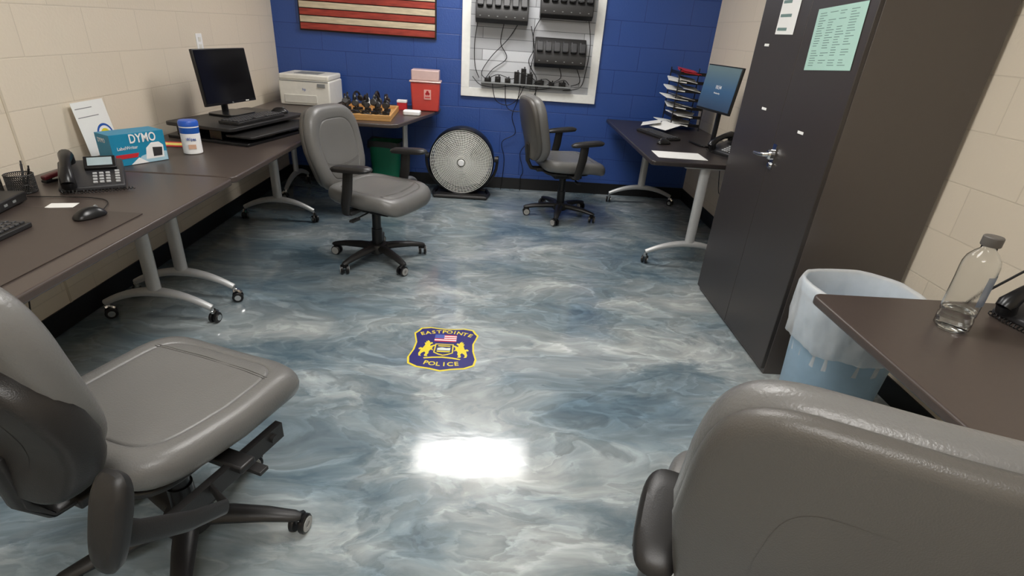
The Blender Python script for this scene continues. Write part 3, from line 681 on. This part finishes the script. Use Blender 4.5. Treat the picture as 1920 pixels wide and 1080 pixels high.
# wipes canister
e=thing('wipes_canister','white and blue disinfecting wipes canister with blue lid','canister',(-1.62,2.86,.741))
Kc=.84
obj(MB().lathe([(.050*Kc,0),(.054*Kc,.004),(.054*Kc,.165*Kc),(.050*Kc,.17*Kc)],n=36),'canister_body',wht,e)
obj(MB().lathe([(.0545*Kc,.125*Kc),(.0545*Kc,.16*Kc)],n=36),'blue_label',blue,e)
obj(MB().lathe([(.056*Kc,.168*Kc),(.056*Kc,.19*Kc),(.050*Kc,.20*Kc),(.02*Kc,.203*Kc)],n=36),'lid',mat('lid_blue',(40,90,190),.35),e)
a0=rad(-60); rr_=.0555*Kc
text('Wipes',.022,frame((rr_*math.cos(a0),rr_*math.sin(a0),.078),(-math.sin(a0),math.cos(a0),0),(0,0,1)),blue,e,width=.045,ext=.002)
m=MB(); m.box((0,0,0),(.004,.035,.022)); obj(m,'label_badge',mat('peach',(216,176,150),.4),e,loc=(.054*Kc*math.cos(a0),.054*Kc*math.sin(a0),.04),rz=a0)
s=sheet('paper_folder','red and yellow paper folder lying before the riser','folder',frame((-1.84,3.02,.742),(1,.1,0),(-.1,1,0)),.22,.12,redf)
obj(MB().box((.02,0,.0012),(.15,.06,.001)),'yellow_label',mat('pale_yellow',(226,206,110),.5),s,smooth=False)
sheet('note_card','small white note card on the brown desk','card',frame((-1.62,1.93,.741),(1,.25,0),(-.25,1,0)),.09,.055,paper)
sheet('paper_sheet','white paper sheet lying on the desk corner','paper',frame((1.22,3.62,.741),(1,-.02,0),(.02,1,0)),.33,.22,paper)
e=thing('laptop_dock','flat black docking station on the brown desk','dock',(-1.83,1.80,.746),rad(12))
obj(MB().box((0,0,.018),(.20,.28,.036)),'dock_body',bplast,e,bevel=.006)
m=MB(); 
for k in range(4): m.box((.1005,-.09+.05*k,.018),(.002,.018,.008))
obj(m,'ports',gray,e)
def meshcup(x,y,r,h,npen,label):
    e=thing('pen_cup',label,'pen cup',(x,y,.741))
    m=MB(); m.lathe([(.001,.002),(r-.002,.0),(r-.002,.004),(.001,.005)],n=28,cap=False)
    for z in(.004,h*.5,h): m.tube([(r*math.cos(2*math.pi*k/28),r*math.sin(2*math.pi*k/28),z) for k in range(28)],.0025 if z>h*.9 else .0015,6,closed=True)
    for k in range(44):
        g=2*math.pi*k/44
        for s_ in(-1,1): m.tube([(r*math.cos(g+s_*t),r*math.sin(g+s_*t),.004+(h-.004)*t/.6) for t in(0,.2,.4,.6)],.0015,4)
    obj(m,'mesh_cup',bplast,e)
    for k in range(npen):
        g=k*1.26+.5; m=MB(); q=r-.008; zz=h+.02+.012*k
        m.cyl((.012*math.cos(g),.012*math.sin(g),.006),(q*math.cos(g),q*math.sin(g),zz),.0042,n=8); m.cyl((q*math.cos(g),q*math.sin(g),zz),(q*1.05*math.cos(g),q*1.05*math.sin(g),zz+.012),.003,n=8)
        obj(m,'pen',[bplast2,charcoal,bplast2,redf,charcoal][k],e)
meshcup(-1.955,2.02,.042,.09,4,'black wire mesh pen cup filled with pens')
meshcup(-1.86,2.06,.045,.07,2,'short wide black wire mesh cup with pens')
e=thing('stapler','dark red and black stapler on the brown desk','stapler',(-1.86,2.24,.741),rad(75)); e.scale=(.8,.8,.8)
m=MB(); m.box((0,0,.008),(.15,.036,.014)); obj(m,'base',bplast2,e,bevel=.003)
m=MB(); m.box((0,0,.036),(.15,.032,.022),0,0,-.14); obj(m,'arm',mat('dark_red',(84,26,30),.4),e,bevel=.006)
m=MB(); m.box((-.055,0,.022),(.03,.03,.024)); obj(m,'hinge',bplast,e)
e=thing('wall_outlet','white wall outlet plate on the beige block wall','outlet',(XL,3.92,1.22))
obj(MB().box((.003,0,0),(.006,.075,.115)),'cover_plate',wht,e,bevel=.002)
m=MB(); 
for z in(-.022,.022): m.box((.0065,0,z),(.003,.032,.028))
obj(m,'sockets',offw,e,bevel=.001)
# ------------------------------------------------------------ printer
e=thing('laser_printer','white boxy laser printer on the desk by the wall','printer',(-1.66,4.93,.741))
m=MB(); m.bx((-.21,-.19,.0),(.21,.19,.20)); m.bx((-.205,-.185,.20),(.205,.185,.245)); obj(m,'printer_body',offw,e,bevel=.012)
m=MB(); m.bx((-.17,-.198,.02),(.10,-.188,.085)); obj(m,'paper_drawer',mat('drawer_white',(206,204,196),.5),e,bevel=.003)
m=MB(); m.bx((-.20,-.1915,.19),(.20,-.189,.198)); m.bx((-.10,-.12,.2451),(.10,.08,.2475)); obj(m,'output_slot',gray,e)
m=MB(); m.bx((.11,-.196,.15),(.175,-.188,.18)); obj(m,'control_panel',gray,e,bevel=.002)
text('hp',.03,frame((-.0,-.1985,.13),(1,0,0),(0,0,1)),blue,e)
# sharps container
e=thing('sharps_container','red biohazard sharps container with pale translucent lid','sharps container',(-.67,4.93,.741),rad(3))
m=MB()
m.add([(-.115,-.075,0),(.115,-.075,0),(.115,.075,0),(-.115,.075,0),(-.125,-.085,.235),(.125,-.085,.235),(.125,.085,.235),(-.125,.085,.235)],[(0,3,2,1),(4,5,6,7),(0,1,5,4),(1,2,6,5),(2,3,7,6),(3,0,4,7)])
obj(m,'container_body',redclear,e,bevel=.012)
m=MB(); m.bx((-.135,-.093,.235),(.135,.093,.25)); m.bx((-.118,-.078,.25),(.118,.085,.335)); obj(m,'lid',pink,e,bevel=.008)
m=MB(); m.box((.02,-.084,.14),(.06,.003,.08),0,0,0,.04); obj(m,'warning_label',mat('pale_pink',(224,170,162),.5),e,smooth=False)
m=MB()
for k in range(3):
    g=k*2.094+math.pi/2; m.lathe([(.011,-.0875),(.011,-.0885),(.007,-.0885),(.007,-.0875)],(.02+.010*math.cos(g),0,.152+.010*math.sin(g)),20,0,'Y')
m.box((.02,-.086,.118),(.045,.002,.008))
obj(m,'biohazard_symbol',redf,e,smooth=False)
o=obj(MB().prism(rpoly(-.07,-.05,.07,.05,.02),0,.035),'router',wht,bevel=.008,loc=(-.745,4.62,.741)); tag(o,'small white rounded device on the desk','router')
m=MB(); m.bx((-.04,-.03,0),(.04,.03,.075)); m.bx((-.042,-.032,.06),(.042,.032,.08),1); o=obj(m,'small_carton',[redf,wht],bevel=.002,loc=(-.87,4.88,.741)); tag(o,'small red and white carton beside the sharps container','box')
# wooden tray
e=thing('wooden_tray','light wooden tray on the desk holding charging headsets','tray',(-1.08,4.47,.741),rad(4))
m=MB(); m.bx((-.22,-.28,0),(.22,.28,.018)); obj(m,'tray_base',wood,e,bevel=.003)
m=MB(); m.bx((-.22,-.28,.018),(.22,-.265,.045)); m.bx((-.22,.265,.018),(.22,.28,.045)); m.bx((-.22,-.265,.018),(-.205,.265,.045)); m.bx((.205,-.265,.018),(.22,.265,.045)); obj(m,'tray_rim',wood,e,bevel=.003)
for k in range(10):
    x=-1.24+.080*(k%5)-(.02 if k>4 else 0); y=4.43+.15*(k//5)
    sc_=random.uniform(.95,1.15)
    e=thing('headset','black headset with ear cup standing on the wooden tray','headset',(x,y,.7595),rad(random.uniform(60,120)),'headsets on the wooden tray'); e.scale=(sc_*.8,)*3
    m=MB(); tl=random.uniform(-.5,.5); m.T=Matrix.Translation((0,0,.09))@Matrix.Rotation(tl,4,'Y')@Matrix.Translation((0,0,-.09))
    m.tube([(.05*math.cos(t),0,.11+.055*math.sin(t)) for t in [rad(-30+240*j/12) for j in range(13)]],.010,8); obj(m,'headband',bplast2,e)
    T_=m.T
    for q in(-1,1):
        m=MB(); m.T=T_; m.lathe([(.022,-.014),(.030,-.008),(.030,.008),(.022,.014)],(q*.045,0,.085),18,0,'X'); obj(m,'ear_cup',wht if k==7 else charcoal,e)
    m=MB(); m.box((0,0,.012),(.08,.06,.024)); m.box((0,0,.05),(.016,.014,.07)); obj(m,'charging_base',bplast,e,bevel=.004)
for j in range(4):
    cx,cy=-1.23+.1*j,4.31+.02*(j%2)
    cable([(cx+.045*math.cos(a)*(1+.3*math.sin(2*a+j)),cy+.03*math.sin(a),.766+.012*(1+math.sin(a*1.5+j))) for a in [k*.7 for k in range(14)]],'black headset cable coiled on the wooden tray',.004,steps=3)
m=MB(); m.tube([(-.05,0,.012),(-.02,.01,.02),(.02,-.005,.018),(.05,.0,.012)],[.008,.012,.012,.008],10); o=obj(m,'marker',mat('marker_orange',(214,120,40),.4),loc=(-1.19,4.24,.7595)); tag(o,'orange marker lying on the wooden tray','marker')
# ------------------------------------------------------------ bottle
e=thing('water_bottle','clear plastic water bottle with grey cap standing on the desk','bottle',(1.345,1.33,.741)); e.scale=(1.3,1.3,1.28)
pl=bpy.data.materials.new('clear_plastic'); pl.use_nodes=True; b=pl.node_tree.nodes['Principled BSDF']; b.inputs['Transmission Weight'].default_value=1; b.inputs['Roughness'].default_value=.03; b.inputs['IOR'].default_value=1.28; b.inputs['Base Color'].default_value=(.97,.98,.98,1)
nn=pl.node_tree.nodes.new('ShaderNodeTexNoise'); nn.inputs['Scale'].default_value=60; bb=pl.node_tree.nodes.new('ShaderNodeBump'); bb.inputs['Strength'].default_value=.1; pl.node_tree.links.new(nn.outputs['Fac'],bb.inputs['Height']); pl.node_tree.links.new(bb.outputs['Normal'],b.inputs['Normal'])
prof=[(.001,.006),(.028,.0),(.034,.006),(.034,.03),(.0315,.036),(.034,.042),(.034,.06),(.0335,.12),(.034,.145),(.0335,.158),(.030,.172),(.022,.184),(.0145,.192),(.0140,.205)]
m=MB(); m.lathe(prof,n=36,cap=False); o=obj(m,'bottle_body',pl,e,ang=70)
so_=o.modifiers.new('thickness','SOLIDIFY'); so_.thickness=.001
wt=bpy.data.materials.new('water'); wt.use_nodes=True; b=wt.node_tree.nodes['Principled BSDF']; b.inputs['Transmission Weight'].default_value=1; b.inputs['Roughness'].default_value=0; b.inputs['IOR'].default_value=1.33
nn=wt.node_tree.nodes.new('ShaderNodeTexNoise'); mixn=wt.node_tree.nodes.new('ShaderNodeMix'); mixn.data_type='RGBA'; mixn.inputs[6].default_value=(.93,.96,.97,1); mixn.inputs[7].default_value=(.97,.99,1,1); wt.node_tree.links.new(nn.outputs['Fac'],mixn.inputs[0]); wt.node_tree.links.new(mixn.outputs[2],b.inputs['Base Color'])
obj(MB().lathe([(.026,.002),(.0322,.008),(.0322,.03),(.0295,.036),(.0322,.042),(.0322,.05)],n=36),'water',wt,e)
obj(MB().lathe([(.0175,.200),(.0185,.202),(.0185,.219),(.017,.221)],n=28),'bottle_cap',mat('cap_grey',(96,92,88),.5),e)
m=MB(); vs=[]
for k in range(9):
    g=rad(-95+8*k)
    for z in(.070,.140): vs.append((.0350*math.cos(g),.0350*math.sin(g),z))
m.add(vs,[(2*k,2*k+1,2*k+3,2*k+2) for k in range(8)]); obj(m,'bottle_label',mat('label_print',(112,126,148),.4,alpha=.75),e)
# ------------------------------------------------------------ cables
for pts in ([(-1.92,2.0,.68),(-1.90,1.98,.45),(-1.88,1.90,.2),(-1.84,1.75,.02),(-1.6,1.6,.006)],[(-1.92,2.7,.68),(-1.93,2.75,.40),(-1.91,2.9,.55),(-1.92,3.1,.66)],[(-1.92,3.2,.66),(-1.9,3.3,.38),(-1.93,3.5,.6)],[(-1.93,1.7,.66),(-1.9,1.6,.4),(-1.92,1.4,.6)]):
    cable(pts,'black cable drooping beneath the long desk')
cable([(-1.44,1.88,.747),(-1.50,2.00,.744),(-1.60,2.03,.744),(-1.80,2.00,.744)],'thin black mouse cable on the desk',.0018)
cable([(1.78,4.3,.70),(1.80,4.2,.35),(1.77,4.0,.5),(1.79,3.8,.68)],'black cable drooping beneath the desk')
cable([(1.52,1.49,.745),(1.60,1.49,.82),(1.70,1.47,.92),(1.80,1.44,.95)],'thin black strap looping above the desk phone',.004)
w=bpy.data.worlds.new('world'); sc.world=w; w.use_nodes=True; w.node_tree.nodes['Background'].inputs[0].default_value=(.6,.65,.7,1); w.node_tree.nodes['Background'].inputs[1].default_value=.3
